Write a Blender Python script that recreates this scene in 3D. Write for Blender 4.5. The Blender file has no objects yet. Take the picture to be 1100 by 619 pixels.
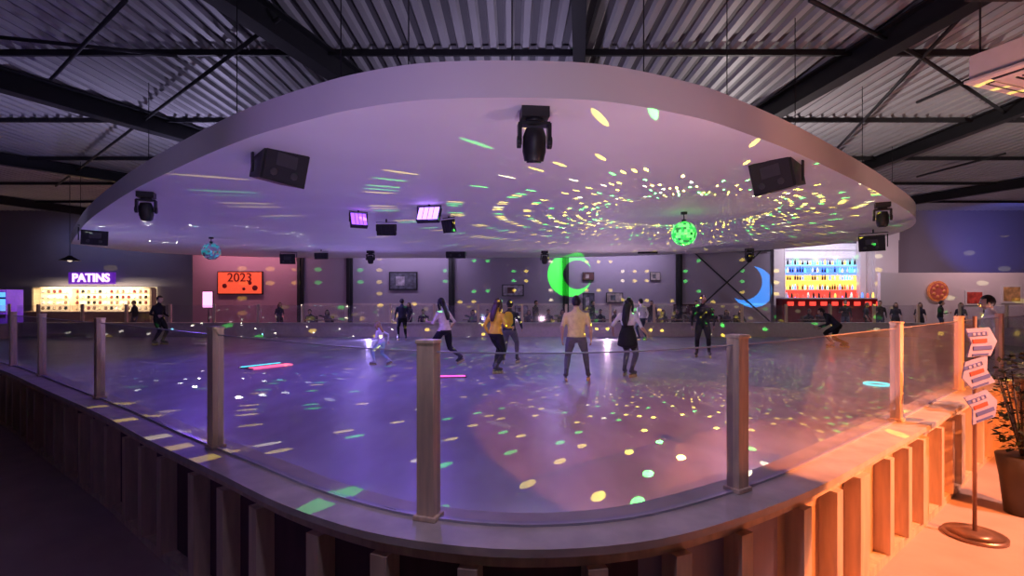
import bpy, math, random
import numpy as np
from mathutils import Vector, Matrix
random.seed(7)
scene=bpy.context.scene
scene.view_settings.view_transform='Standard'
COL=scene.collection
CAMZ=1.65
F=550.0
# ------------------------------------------------------------ survey helper: bearing/elevation -> world plane z
def U(px,py,z):
    d=(CAMZ-z)*F/(py-322.0)
    return ((px-550.0)/F*d,d)
def XD(px,d): return (px-550.0)/F*d
def ZD(py,d): return CAMZ+(322.0-py)*d/F
# ------------------------------------------------------------ materials
def mat(name,col,rough=0.5,metal=0.0,emit=None,es=0.0,noise=0.12,nscale=8.0,wood=False,bump=0.0,spec=0.5,stretch=None):
    m=bpy.data.materials.new(name); m.use_nodes=True
    nt=m.node_tree; b=nt.nodes['Principled BSDF']
    b.inputs['Roughness'].default_value=rough; b.inputs['Metallic'].default_value=metal
    b.inputs['Specular IOR Level'].default_value=spec
    tc=nt.nodes.new('ShaderNodeTexCoord'); mp=nt.nodes.new('ShaderNodeMapping')
    nt.links.new(tc.outputs['Object'],mp.inputs['Vector'])
    n=nt.nodes.new('ShaderNodeTexNoise'); n.inputs['Scale'].default_value=nscale; n.inputs['Detail'].default_value=5
    if wood: mp.inputs['Scale'].default_value=(4,4,.5)
    if stretch: mp.inputs['Scale'].default_value=stretch
    nt.links.new(mp.outputs['Vector'],n.inputs['Vector'])
    r=nt.nodes.new('ShaderNodeValToRGB')
    r.color_ramp.elements[0].position=.3; r.color_ramp.elements[1].position=.7
    r.color_ramp.elements[0].color=tuple(c*(1-noise) for c in col[:3])+(1,)
    r.color_ramp.elements[1].color=tuple(min(1,c*(1+noise)) for c in col[:3])+(1,)
    nt.links.new(n.outputs['Fac'],r.inputs['Fac']); nt.links.new(r.outputs['Color'],b.inputs['Base Color'])
    if bump>0:
        bp=nt.nodes.new('ShaderNodeBump'); bp.inputs['Strength'].default_value=bump
        nt.links.new(n.outputs['Fac'],bp.inputs['Height']); nt.links.new(bp.outputs['Normal'],b.inputs['Normal'])
    if emit:
        b.inputs['Emission Color'].default_value=tuple(emit[:3])+(1,); b.inputs['Emission Strength'].default_value=es
    return m
def glassmat(name,tint=(.93,.92,.96),refl=.05,haze=.05):
    m=bpy.data.materials.new(name); m.use_nodes=True; nt=m.node_tree; nt.nodes.clear()
    o=nt.nodes.new('ShaderNodeOutputMaterial'); mx=nt.nodes.new('ShaderNodeMixShader')
    t=nt.nodes.new('ShaderNodeBsdfTransparent'); t.inputs['Color'].default_value=tint+(1,)
    g=nt.nodes.new('ShaderNodeBsdfGlossy'); g.inputs['Roughness'].default_value=.06
    lw=nt.nodes.new('ShaderNodeLayerWeight'); lw.inputs['Blend'].default_value=.5
    pw=nt.nodes.new('ShaderNodeMath'); pw.operation='POWER'; pw.inputs[1].default_value=5
    nt.links.new(lw.outputs['Facing'],pw.inputs[0])
    ma=nt.nodes.new('ShaderNodeMath'); ma.operation='MULTIPLY_ADD'; ma.inputs[1].default_value=.5; ma.inputs[2].default_value=refl
    nt.links.new(pw.outputs[0],ma.inputs[0])
    # scuffs and haze of old plexiglass
    df=nt.nodes.new('ShaderNodeBsdfDiffuse'); df.inputs['Color'].default_value=(.8,.78,.82,1)
    tc=nt.nodes.new('ShaderNodeTexCoord'); no=nt.nodes.new('ShaderNodeTexNoise'); no.inputs['Scale'].default_value=2.5; no.inputs['Detail'].default_value=6; no.inputs['Distortion'].default_value=2
    nt.links.new(tc.outputs['Object'],no.inputs['Vector'])
    hz=nt.nodes.new('ShaderNodeMath'); hz.operation='MULTIPLY'; hz.inputs[1].default_value=haze*2; nt.links.new(no.outputs['Fac'],hz.inputs[0])
    m2=nt.nodes.new('ShaderNodeMixShader'); nt.links.new(hz.outputs[0],m2.inputs['Fac']); nt.links.new(t.outputs[0],m2.inputs[1]); nt.links.new(df.outputs[0],m2.inputs[2])
    nt.links.new(ma.outputs[0],mx.inputs['Fac']); nt.links.new(m2.outputs[0],mx.inputs[1]); nt.links.new(g.outputs[0],mx.inputs[2])
    nt.links.new(mx.outputs[0],o.inputs['Surface']); return m
# ------------------------------------------------------------ mesh builder
class MB:
    def __init__(s): s.v=[];s.f=[];s.m=[];s.sm=[]
    def add(s,vs,fs,mi=0,smooth=False):
        o=len(s.v); s.v+= [tuple(p) for p in vs]
        for f in fs: s.f.append([o+i for i in f]); s.m.append(mi); s.sm.append(smooth)
    def box(s,c,sz,mi=0,rot=None):
        x,y,z=[q/2 for q in sz]
        vs=[Vector(p) for p in [(-x,-y,-z),(x,-y,-z),(x,y,-z),(-x,y,-z),(-x,-y,z),(x,-y,z),(x,y,z),(-x,y,z)]]
        if rot is not None:
            R=rot if isinstance(rot,Matrix) else Matrix.Rotation(rot,3,'Z')
            vs=[R@p for p in vs]
        c=Vector(c)
        s.add([p+c for p in vs],[(0,3,2,1),(4,5,6,7),(0,1,5,4),(1,2,6,5),(2,3,7,6),(3,0,4,7)],mi)
    def tube(s,pts,rad,side=(1,0,0),n=12,mi=0,smooth=True,cap=.5):
        pts=[Vector(p) for p in pts]; side=Vector(side)
        vs=[];fs=[]
        for i,p in enumerate(pts):
            a=pts[max(0,i-1)];b=pts[min(len(pts)-1,i+1)]
            t=(b-a).normalized(); sd=side-t*side.dot(t)
            if sd.length<.05: sd=Vector((0,1,0))-t*t.y
            if sd.length<.05: sd=Vector((0,0,1))-t*t.z
            sd.normalize(); f=t.cross(sd)
            r=rad[i]; ra,rb=(r if isinstance(r,(tuple,list)) else (r,r))
            for k in range(n):
                an=2*math.pi*k/n; vs.append(p+sd*ra*math.cos(an)+f*rb*math.sin(an))
        for i in range(len(pts)-1):
            for k in range(n):
                k2=(k+1)%n; fs.append((i*n+k,i*n+k2,(i+1)*n+k2,(i+1)*n+k))
        r0=min(rad[0]) if isinstance(rad[0],(tuple,list)) else rad[0]; r1=min(rad[-1]) if isinstance(rad[-1],(tuple,list)) else rad[-1]
        t0=(pts[1]-pts[0]).normalized(); t1=(pts[-1]-pts[-2]).normalized()
        vs.append(pts[0]-t0*r0*cap); a=len(vs)-1; vs.append(pts[-1]+t1*r1*cap); b=len(vs)-1
        for k in range(n):
            k2=(k+1)%n; fs.append((a,k2,k)); o=(len(pts)-1)*n; fs.append((b,o+k,o+k2))
        s.add(vs,fs,mi,smooth)
    def cyl(s,a,b,r,n=20,mi=0,r2=None,smooth=True):
        s.tube([a,b],[r,r2 if r2 is not None else r],n=n,mi=mi,smooth=smooth,cap=0)
    def sphere(s,c,sc,mi=0,nu=16,nv=10,R=None,fn=None,keep=None,smooth=True):
        c=Vector(c); vs=[];un=[];fs=[]
        for j in range(nv+1):
            th=math.pi*j/nv
            for i in range(nu):
                ph=2*math.pi*i/nu
                p=Vector((math.sin(th)*math.cos(ph),math.sin(th)*math.sin(ph),math.cos(th))); un.append(p.copy())
                if fn: p=fn(p)
                p=Vector((p.x*sc[0],p.y*sc[1],p.z*sc[2]))
                if R: p=R@p
                vs.append(p+c)
        for j in range(nv):
            for i in range(nu):
                i2=(i+1)%nu; q=(j*nu+i,(j+1)*nu+i,(j+1)*nu+i2,j*nu+i2)
                if keep:
                    cc=sum((un[k] for k in q),Vector())/4
                    if not keep(cc): continue
                fs.append(q)
        s.add(vs,fs,mi,smooth)
    def obj(s,name,mats,parent=None,loc=(0,0,0),rz=0,bevel=0):
        me=bpy.data.meshes.new(name); me.from_pydata(s.v,[],s.f); 
        for m in mats: me.materials.append(m)
        me.polygons.foreach_set('material_index',s.m); me.polygons.foreach_set('use_smooth',s.sm)
        me.update()
        o=bpy.data.objects.new(name,me); COL.objects.link(o); o.location=loc; o.rotation_euler=(0,0,rz)
        if parent: o.parent=parent
        if bevel:
            b=o.modifiers.new('bevel','BEVEL'); b.width=bevel; b.segments=2; b.limit_method='ANGLE'
        return o
# ------------------------------------------------------------ material library
M_soffit=mat('white_plaster',(.80,.77,.79),.6,noise=.03,nscale=.8)
M_fascia=mat('fascia_plaster',(.82,.79,.82),.6,noise=.03,nscale=.8)
M_rink=mat('rink_floor_resin',(.35,.34,.42),.40,noise=.22,nscale=2.2,stretch=(1,.35,1),bump=.01,spec=.4)
M_out=mat('outer_concrete',(.50,.38,.36),.7,noise=.10,nscale=3)
M_wood=mat('pine_wood',(.66,.50,.38),.55,noise=.18,nscale=5,wood=True)
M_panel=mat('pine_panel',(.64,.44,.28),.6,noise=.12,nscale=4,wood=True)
M_paneld=mat('panel_in_shade',(.10,.045,.065),.6,noise=.15,nscale=4,wood=True)  # pine panel darkened: shade on the left stretch put into the colour
M_panelm=mat('panel_half_lit',(.42,.32,.40),.6,noise=.08,nscale=4,wood=True)  # same panel in weaker light, put into the colour
M_ledge=mat('ledge_plywood',(.58,.51,.48),.45,noise=.18,nscale=6)
M_post=mat('pine_post',(.80,.62,.46),.5,noise=.16,wood=True)
M_farb=mat('far_barrier_panel',(.62,.50,.52),.6,noise=.08)
M_glass=glassmat('plexiglass')
M_gedge=mat('plexiglass_edge',(.50,.47,.58),.3,noise=.1)
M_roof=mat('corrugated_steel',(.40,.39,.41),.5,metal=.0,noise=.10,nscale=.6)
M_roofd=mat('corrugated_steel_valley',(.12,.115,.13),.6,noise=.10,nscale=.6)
M_steel=mat('dark_steel',(.014,.014,.018),.6,noise=.1)
M_wall=mat('grey_wall',(.25,.23,.30),.7,noise=.05,nscale=.5)
M_wallc=mat('mauve_wall',(.34,.29,.38),.7,noise=.05,nscale=.5)
M_wallp=mat('pink_wall',(.50,.30,.36),.7,noise=.05,nscale=.5)
M_wallw=mat('white_wall',(.72,.66,.68),.7,noise=.04,nscale=.5)
M_black=mat('black_plastic',(.012,.012,.014),.45,noise=.1)
M_grille=mat('speaker_grille',(.016,.016,.02),.7,noise=.3,nscale=120)
M_back=mat('speaker_backplate',(.045,.045,.05),.4,noise=.1)
M_lens=mat('lens_glass',(.03,.03,.05),.05,noise=.0)
M_white=mat('white_plastic',(.75,.72,.72),.45,noise=.03)
M_cream=mat('cream_shelf',(.75,.6,.42),.6,noise=.1)
# ------------------------------------------------------------ roof (corrugated)
mb=MB(); RZ=6.35
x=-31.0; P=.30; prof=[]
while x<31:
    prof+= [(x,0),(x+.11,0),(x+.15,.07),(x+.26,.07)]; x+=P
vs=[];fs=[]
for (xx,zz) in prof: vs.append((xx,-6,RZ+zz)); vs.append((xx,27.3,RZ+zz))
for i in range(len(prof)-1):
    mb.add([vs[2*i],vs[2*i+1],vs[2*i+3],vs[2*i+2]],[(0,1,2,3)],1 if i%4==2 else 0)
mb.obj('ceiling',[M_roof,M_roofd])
# roof frames
def ibeam(mb,a,b,h=.5,w=.26,t=.035):
    a=Vector(a);b=Vector(b);d=b-a;L=d.length;c=(a+b)/2
    R=d.to_track_quat('Y','Z').to_matrix()
    mb.box(c,(w,L,t),0,R); mb.box(c+R@Vector((0,0,-h/2)),(t,L,h),0,R); mb.box(c+R@Vector((0,0,-h)),(w,L,t),0,R)
mb=MB()
lines=[((0,90),(210,150)),((245,0),(385,95)),((622,0),(622,65)),((1040,0),(825,125)),((1100,120),(940,180)),((1100,200),(985,218)),((0,175),(130,195)),((0,218),(90,230))]
for i,(p,q) in enumerate(lines):
    a=U(p[0],p[1],6.0);b=U(q[0],q[1],6.0); k=(b[0]-a[0])/(b[1]-a[1])
    y0=-5.8 if 1<=i<=5 else 2.0; y1=26.8
    if i in(5,): y0=10
    if i in (6,7): y0=9+ (i-6)*8
    ibeam(mb,(a[0]+k*(y0-a[1]),y0,6.3),(a[0]+k*(y1-a[1]),y1,6.3),h=.42 if i in (0,1,3) else .34,w=.30 if i in(0,1,3) else .22)
mb.obj('roof_beam',[M_steel])
mb=MB()
for yy in [3.5,6,9.6,13.2,16.8,20.4,24.2]:
    mb.box((0,yy,6.28),(60,.06,.11))
for (p,q) in [((135,0),(55,85)),((300,20),(60,200)),((870,0),(990,62)),((990,62),(1090,128)),((1035,15),(880,180)),((1100,60),(985,110)),((190,60),(0,40)),((1080,165),(985,190))]:
    a=U(p[0],p[1],6.15);b=U(q[0],q[1],6.15); mb.cyl((a[0],a[1],6.15),(b[0],b[1],6.15),.035,8)
mb.obj('roof_purlin',[M_steel])
# ------------------------------------------------------------ walls / floor
def simple(name,c,s,m): 
    b=MB(); b.box(c,s); return b.obj(name,[m])
simple('floor',(0,10.5,-.25),(62,34,.1),M_out)
simple('floor_platform',(2,25.1,-.10),(58,3.9,.2),M_out)
simple('wall_back',(0,27.2,3.1),(62,.3,6.6),M_wall)
simple('wall_left',(-31,10.5,3.1),(.3,34,6.6),M_wall)
simple('wall_right',(31,10.5,3.1),(.3,34,6.6),M_wall)
simple('wall_front',(0,-6,3.1),(62,.3,6.6),M_wall)
# partition walls at the far side
mb=MB()
def wx(px,d): return XD(px,d)
D=25.5
xa=wx(207,D);xb=wx(322,D);xc=wx(828,D)
mb.box(((xa+xb)/2,D+.15,2.9),(xb-xa,.3,6.2),0)
mb.box(((xb+xc)/2,D+.25,2.9),(xc-xb,.3,6.2),1)
mb.box(((xb+xc)/2,D+.06,.62),(xc-xb,.1,1.7),2)
mb.obj('wall_partition',[M_wallp,M_wallc,M_farb])
mb=MB()
for px in (322,375,485,608,730):
    X=wx(px,D-.1); mb.box((X,D-.02,2.9),(.30,.12,6.2)); mb.box((X,D-.12,2.9),(.05,.1,6.2))
mb.box(((xb+xc)/2,D-.02,4.1),(xc-xb,.06,.12))
for (p,q) in [((735,345),(826,262)),((735,262),(826,345))]:
    mb.cyl((wx(p[0],D),D-.05,ZD(p[1],D)),(wx(q[0],D),D-.05,ZD(q[1],D)),.035,8)
mb.obj('wall_column',[M_steel])
simple('wall_partition_right',(wx(1040,24.5),24.8,1.4),(wx(1160,24.5)-wx(978,24.5),.2,3.1),M_wallw)
# ------------------------------------------------------------ canopy (suspended oval ceiling)
def cr(pts,n=8):
    out=[]
    P=[Vector((p[0],p[1],0)) for p in pts]
    for i in range(len(P)-1):
        p0=P[max(0,i-1)];p1=P[i];p2=P[i+1];p3=P[min(len(P)-1,i+2)]
        for k in range(n):
            t=k/n
            m1=(p2-p0)*.5; m2=(p3-p1)*.5
            L=(p2-p1).length
            if m1.length>L*1.0: m1=m1.normalized()*L
            if m2.length>L*1.0: m2=m2.normalized()*L
            h=(2*t**3-3*t*t+1)*p1+(t**3-2*t*t+t)*m1+(-2*t**3+3*t*t)*p2+(t**3-t*t)*m2
            out.append((h.x,h.y))
    out.append((P[-1].x,P[-1].y)); return out
SZ=3.6
edge=[(76,262),(92,240),(135,209),(200,176),(270,147),(350,124),(400,114),(460,107),(550,105),(650,109),(750,127),(800,143),(850,162),(900,185),(950,211),(984,236)]
W=[U(a,b,SZ) for a,b in edge]
W+=[(11.2,14.8),(11.5,17.5),(9.5,20.6),(4,23.2),(-4,24),(-11,23.6),(-14.8,21.4)]
W.append(W[0])
cp=cr(W,8)[:-1]
mb=MB(); n=len(cp); FH=.36
bot=[(a,b,SZ) for a,b in cp]; top=[(a,b,SZ+FH) for a,b in cp]
mb.add(bot,[list(range(n))][::-1],0); mb.add(top,[list(range(n))],1)
mb.add(bot+top,[(i,(i+1)%n,n+(i+1)%n,n+i) for i in range(n)],1,True)
can=mb.obj('ceiling_canopy',[M_soffit,M_fascia])
# suspension cables
mb=MB()
for i in range(4,n,12):
    a,b=cp[i]; a*=.97; mb.cyl((a,b+.3 if b<15 else b-.3,SZ+FH+.002),(a,b+.3 if b<15 else b-.3,5.8),.007,6)
mb.obj('suspension_cable',[M_steel])
# ------------------------------------------------------------ barrier
ZL=.63
outer=[(-22,22.7),(-20,17.5),(-14,12),(-9.6,8.9),(-7.48,7.48),(-5.42,5.9),(-3.67,4.56),(-2.63,3.71),(-1.74,3.02),(-1.17,2.57),(-.7,2.28),(-.35,2.15),(0,2.09),(.345,2.11),(.68,2.2),(1.055,2.39),(1.5,2.67),(1.88,2.95),(2.74,3.64),(3.45,4.2),(4.55,5.1),(5.95,6.2),(8.2,7.8),(14,12.5),(18,17),(18,22.7)]
raw=cr(outer,14)
arc=[0]
for i in range(1,len(raw)): arc.append(arc[-1]+math.dist(raw[i],raw[i-1]))
LT=arc[-1]
def at(s,off=0.0):
    s=min(max(s,0),LT-1e-4)
    i=int(np.searchsorted(arc,s,side='right'))-1; i=min(max(i,0),len(raw)-2)
    t=(s-arc[i])/(arc[i+1]-arc[i]); a=raw[i];b=raw[i+1]
    x=a[0]+(b[0]-a[0])*t;y=a[1]+(b[1]-a[1])*t
    s0=max(0,s-.2);s1=min(LT-1e-4,s+.2)
    def q(ss):
        j=int(np.searchsorted(arc,ss,side='right'))-1;j=min(max(j,0),len(raw)-2)
        tt=(ss-arc[j])/(arc[j+1]-arc[j]);return (raw[j][0]+(raw[j+1][0]-raw[j][0])*tt,raw[j][1]+(raw[j+1][1]-raw[j][1])*tt)
    A=q(s0);B=q(s1);dx,dy=B[0]-A[0],B[1]-A[1];l=math.hypot(dx,dy);dx/=l;dy/=l
    return x-dy*off,y+dx*off,math.atan2(dy,dx)
def strip(mb,s0,s1,o0,o1,z0,z1,mi=0,step=.12,smooth=False):
    N=max(1,int((s1-s0)/step)); vs=[]
    for i in range(N+1):
        s=s0+(s1-s0)*i/N
        a=at(s,o0);b=at(s,o1)
        vs+=[(a[0],a[1],z0),(b[0],b[1],z0),(b[0],b[1],z1),(a[0],a[1],z1)]
    fs=[]
    for i in range(N):
        k=4*i
        for j in range(4):
            j2=(j+1)%4; fs.append((k+j,k+4+j,k+4+j2,k+j2))
    fs+=[(0,1,2,3),(4*N+3,4*N+2,4*N+1,4*N)]
    mb.add(vs,fs,mi,smooth)
def find_s(px,off=.22):
    best=None
    for i in range(4000):
        s=LT*i/4000; a=at(s,off)
        if a[1]<.5: continue
        e=abs(550+F*a[0]/a[1]-px)
        if a[1]<10 and (best is None or e<best[0]): best=(e,s)
    return best[1]
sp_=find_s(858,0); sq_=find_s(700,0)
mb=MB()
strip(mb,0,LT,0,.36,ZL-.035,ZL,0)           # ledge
strip(mb,0,sq_,.11,.13,-.2,ZL-.035,4)         # outer panel, same wood with shade put into the colour
strip(mb,sq_,sp_,.11,.13,-.2,ZL-.035,5)         # outer panel, same wood with half-light put into the colour
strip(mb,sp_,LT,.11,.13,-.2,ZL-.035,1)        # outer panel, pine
strip(mb,0,LT,.30,.33,-.2,ZL-.035,3)         # inner panel
strip(mb,0,LT,.03,.11,-.2,-.14,2)            # sole plate
strip(mb,0,LT,.05,.11,ZL-.10,ZL-.035,2)            # top plate
s=.2; k=0
while s<LT:
    a=at(s,.065); w=.085
    if s>sp_+.1 and k%3==0: w=.16
    mb.box((a[0],a[1],(-.14+ZL-.1)/2),(w,.11,ZL-.1+.14),2,a[2])
    s+=(.42 if k%3 else .55); k+=1
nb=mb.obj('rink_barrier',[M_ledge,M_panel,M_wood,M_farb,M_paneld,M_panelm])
# posts on given bearings
ps=[find_s(p) for p in (14,45,107,232,460,793,963,1030)]
q=ps[0]-1.7; left=[]
while q>.5: left.append(q); q-=1.7
q=ps[-1]+1.9
while q<LT-.5: ps.append(q); q+=1.9
ps=sorted(left+ps)
mb=MB()
for s in ps:
    a=at(s,.22); mb.box((a[0],a[1],(ZL+1.45)/2),(.088,.075,1.45-ZL),0,a[2]); mb.box((a[0],a[1],1.455),(.098,.085,.018),0,a[2])
    mb.box((a[0],a[1],ZL+.012),(.115,.10,.022),0,a[2])
mb.obj('barrier_post',[M_post],bevel=.004)
mb=MB()
for i in range(len(ps)-1):
    strip(mb,ps[i]+.048,ps[i+1]-.048,.216,.226,ZL+.012,1.405,0,.15)
    strip(mb,ps[i]+.048,ps[i+1]-.048,.215,.227,1.405,1.411,1,.15)
    strip(mb,ps[i]+.048,ps[i+1]-.048,.205,.237,ZL+.001,ZL+.012,1,.15)
mb.obj('glass_panel',[M_glass,M_gedge])
# far barrier
mb=MB(); YF=22.7
x0,x1=-22.0,18.0
mb.box(((x0+x1)/2,YF,.2),(x1-x0,.12,.8),1); mb.box(((x0+x1)/2,YF,ZL-.015),(x1-x0,.36,.04),0)
mb.obj('rink_barrier',[M_ledge,M_farb])
mb=MB(); x=x0+1
while x<x1: mb.box((x,YF,(ZL+1.45)/2),(.10,.09,1.45-ZL)); x+=1.95
mb.obj('barrier_post',[M_post])
mb=MB(); mb.box(((x0+x1)/2,YF+.06,1.03),(x1-x0,.01,.74)); mb.obj('glass_panel',[M_glass])
# rink floor
inn=[at(LT*i/400,.32)[:2] for i in range(401)]
pts=[(a,b,0) for a,b in inn if b<YF+.2]; pts=[(x0,YF,0)]+pts+[(x1-.3,YF,0)]
mb=MB(); m_=len(pts)
mb.add(pts+[(0,14,0)],[(i,(i+1)%m_,m_) for i in range(m_)],0)
mb.obj('rink_floor',[M_rink])
# ------------------------------------------------------------ mirror balls
M_mir=mat('mirror_facet',(.75,.78,.8),.12,metal=1,noise=.25,nscale=40)
M_mirg=mat('mirror_facet_bright',(.75,.8,.78),.25,metal=.6,noise=.5,nscale=30)
def mirror_ball(loc,r,ms,tint):
    mb=MB(); random.seed(3)
    nv=14
    for j in range(nv):
        t0=math.pi*j/nv;t1=math.pi*(j+1)/nv;tm=(t0+t1)/2; nu=max(6,int(28*math.sin(tm)))
        for i in range(nu):
            p0=2*math.pi*i/nu;p1=2*math.pi*(i+1)/nu
            vs=[(r*math.sin(t)*math.cos(p),r*math.sin(t)*math.sin(p),r*math.cos(t)) for t,p in ((t0,p0),(t1,p0),(t1,p1),(t0,p1))]
            mb.add(vs,[(0,1,2,3)],random.choice([0,0,0,1,1,2]))
    mb.cyl((0,0,r),(0,0,r+.04),.05,12,3); mb.cyl((0,0,r+.04),(0,0,SZ-loc[2]),.012,8,3)
    mb.cyl((0,0,SZ-loc[2]-.05),(0,0,SZ-loc[2]),.07,12,3)
    return mb.obj('mirror_ball',ms,loc=loc)
gE=mat('facet_green_glow',(.2,.8,.3),.15,metal=.7,emit=(.02,.75,.08),es=.9)  # green spotlight on the facets, put into their colour and glow
gE2=mat('facet_green_glow_hot',(.5,.9,.5),.15,metal=.7,emit=(.12,1,.14),es=1.6)
gE3=mat('facet_green_glow_dim',(.3,.6,.35),.15,metal=.9,emit=(.02,.5,.05),es=.4)
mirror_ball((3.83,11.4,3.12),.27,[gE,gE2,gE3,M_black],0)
tE=mat('facet_teal_glow',(.2,.5,.6),.15,metal=.8,emit=(.05,.5,.6),es=.35)  # teal light on the facets, put into colour and glow
mirror_ball((-9.4,16.0,3.16),.27,[M_mir,tE,M_mirg,M_black],0)
# mirror ball beams: point lamps whose emission is broken into beams by the facets
def N_(nt,op,a,b=None,c=None):
    n=nt.nodes.new('ShaderNodeMath'); n.operation=op
    for i,v in enumerate((a,b,c)):
        if v is None: continue
        if isinstance(v,(int,float)): n.inputs[i].default_value=v
        else: nt.links.new(v,n.inputs[i])
    return n.outputs[0]
def facet_light(name,loc,power,NU,K,du,dv,comp,cols,maxc,prob=.75,mode='log',rmax=1e9,off=0.0,rot=0.0):
    l=bpy.data.lights.new(name,'POINT'); l.energy=power; l.shadow_soft_size=0.0; l.use_nodes=True
    nt=l.node_tree; em=[n for n in nt.nodes if n.type=='EMISSION'][0]
    tc=nt.nodes.new('ShaderNodeTexCoord'); sp=nt.nodes.new('ShaderNodeSeparateXYZ'); nt.links.new(tc.outputs['Normal'],sp.inputs[0])
    x,y,z=sp.outputs
    az=N_(nt,'MAXIMUM',N_(nt,'ABSOLUTE',z),.003)
    h=N_(nt,'SQRT',N_(nt,'ADD',N_(nt,'MULTIPLY',x,x),N_(nt,'MULTIPLY',y,y)))
    r=N_(nt,'MAXIMUM',N_(nt,'DIVIDE',h,az),.05)
    if mode=='log': v=N_(nt,'MULTIPLY',N_(nt,'LOGARITHM',r,math.e),K)
    else: v=N_(nt,'MULTIPLY',N_(nt,'ARCTAN2',az,h),K)
    v=N_(nt,'ADD',v,100.0)
    vf=N_(nt,'FLOOR',v)
    u=N_(nt,'MULTIPLY',N_(nt,'ARCTAN2',y,x),NU/(2*math.pi))
    u=N_(nt,'ADD',u,N_(nt,'ADD',N_(nt,'MULTIPLY',vf,off),200.0))
    uf=N_(nt,'FLOOR',u)
    a=N_(nt,'DIVIDE',N_(nt,'SUBTRACT',N_(nt,'FRACT',u),.5),du); b=N_(nt,'DIVIDE',N_(nt,'SUBTRACT',N_(nt,'FRACT',v),.5),dv)
    rr=N_(nt,'ADD',N_(nt,'MULTIPLY',a,a),N_(nt,'MULTIPLY',b,b))
    mask=N_(nt,'MULTIPLY',N_(nt,'LESS_THAN',rr,1.0),N_(nt,'LESS_THAN',r,rmax))
    cb=nt.nodes.new('ShaderNodeCombineXYZ'); nt.links.new(uf,cb.inputs[0]); nt.links.new(vf,cb.inputs[1])
    wn=nt.nodes.new('ShaderNodeTexWhiteNoise'); wn.noise_dimensions='3D'; nt.links.new(cb.outputs[0],wn.inputs['Vector'])
    on=N_(nt,'LESS_THAN',wn.outputs['Value'],prob)
    rp=nt.nodes.new('ShaderNodeValToRGB'); rp.color_ramp.interpolation='CONSTANT'
    el=rp.color_ramp.elements
    while len(el)>1: el.remove(el[-1])
    el[0].position=0; el[0].color=cols[0][1]+(1,)
    for p,c in cols[1:]:
        e=el.new(p*prob); e.color=c+(1,)
    nt.links.new(wn.outputs['Value'],rp.inputs['Fac']); nt.links.new(rp.outputs['Color'],em.inputs['Color'])
    g=N_(nt,'MINIMUM',N_(nt,'POWER',az,-comp),maxc)
    st=N_(nt,'MULTIPLY',N_(nt,'MULTIPLY',mask,on),g)
    nt.links.new(st,em.inputs['Strength'])
    o=bpy.data.objects.new(name,l); COL.objects.link(o); o.location=loc; o.rotation_euler=(0,0,rot); return o
Gn=(.08,1,.12);Ye=(1,.80,.08);Wh=(.9,1,.8);Cy=(.2,.8,1);Rd=(1,.2,.25)
facet_light('mirror_beam_up',(3.83,11.4,3.45),1.8,140,13,.17,.30,2.4,[(0,Gn),(.55,Wh),(.63,Ye),(.95,Gn)],3e4,.85,rmax=34)
facet_light('mirror_beam_down',(3.83,11.4,2.83),1500,150,30,.17,.16,2.1,[(0,Ye),(.60,(1,.95,.5)),(.70,Gn)],9,.38,mode='lin',rot=.3)
facet_light('mirror_beam_up',(-9.4,16,3.46),1.3,130,13,.17,.30,2.4,[(0,Cy),(.45,Rd),(.75,Wh)],3e4,.8,rmax=28)
facet_light('mirror_beam_down',(-9.4,16,2.88),800,150,30,.16,.14,2.0,[(0,Wh),(.8,Cy),(.94,Rd)],10,.20,mode='lin',rot=.2,rmax=4.6)
# ------------------------------------------------------------ lamps
def spot(name,loc,tgt,col,power,ang=90,blend=.5,r=.08):
    l=bpy.data.lights.new(name,'SPOT'); l.energy=power; l.color=col; l.spot_size=math.radians(ang); l.spot_blend=blend; l.shadow_soft_size=r
    o=bpy.data.objects.new(name,l); COL.objects.link(o); o.location=loc
    o.rotation_euler=(Vector(tgt)-Vector(loc)).to_track_quat('-Z','Y').to_euler(); return o
def area(name,loc,tgt,col,power,sx,sy):
    l=bpy.data.lights.new(name,'AREA'); l.energy=power; l.color=col; l.shape='RECTANGLE'; l.size=sx; l.size_y=sy
    o=bpy.data.objects.new(name,l); COL.objects.link(o); o.location=loc
    o.rotation_euler=(Vector(tgt)-Vector(loc)).to_track_quat('-Z','Y').to_euler(); return o
PU=(.24,.12,1.0); VI=(.44,.32,1.0); PK=(.85,.48,.85)
# house wash lights on the canopy underside, pointing down at the rink
for (x,y,c,p) in [(-1.7,10.3,PU,260),(-3.4,11.3,PU,230),(1.5,16,VI,230),(-8,13,PU,220),(6,14,PK,130),(-6,20,VI,150),(3,20,VI,150)]:
    spot('wash_lamp',(x,y,3.25),(x*.9,y-1.0,0),c,p,150,.6,.25)
# added fill spots at rink floor level that brighten the soffit
for (x,y,tx,ty,c,p) in [(-6,21.5,-5,13,VI,260),(4,21.5,3,13,(1,.65,.85),280),(-2.4,4.2,-3,9,(.55,.4,1),90),(2.4,4.3,3,9,(1,.64,.85),115),(-12,15,-11,16,(.45,.34,1),130),(.2,3.0,0,7,(.9,.70,.95),125)]:
    spot('soffit_fill',(x,y,.12),(tx,ty,3.6),c,p,150,.8,.05)
# added unseen spots that brighten the roof
for (x,y,c,p) in [(-8,14,(.65,.58,1),230),(0,10,(.7,.6,1),110),(6,14,(1,.85,.85),300)]:
    spot('roof_fill',(x,y,4.1),(x,y,6.3),c,p,165,.3,.1)
spot('roof_fill',(12.5,9,3.2),(15,13,6.3),(1,.82,.75),460,140,.5,.1)
spot('roof_fill',(-14,9,3.2),(-16,14,6.3),(.6,.55,1),90,140,.5,.1)
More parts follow.
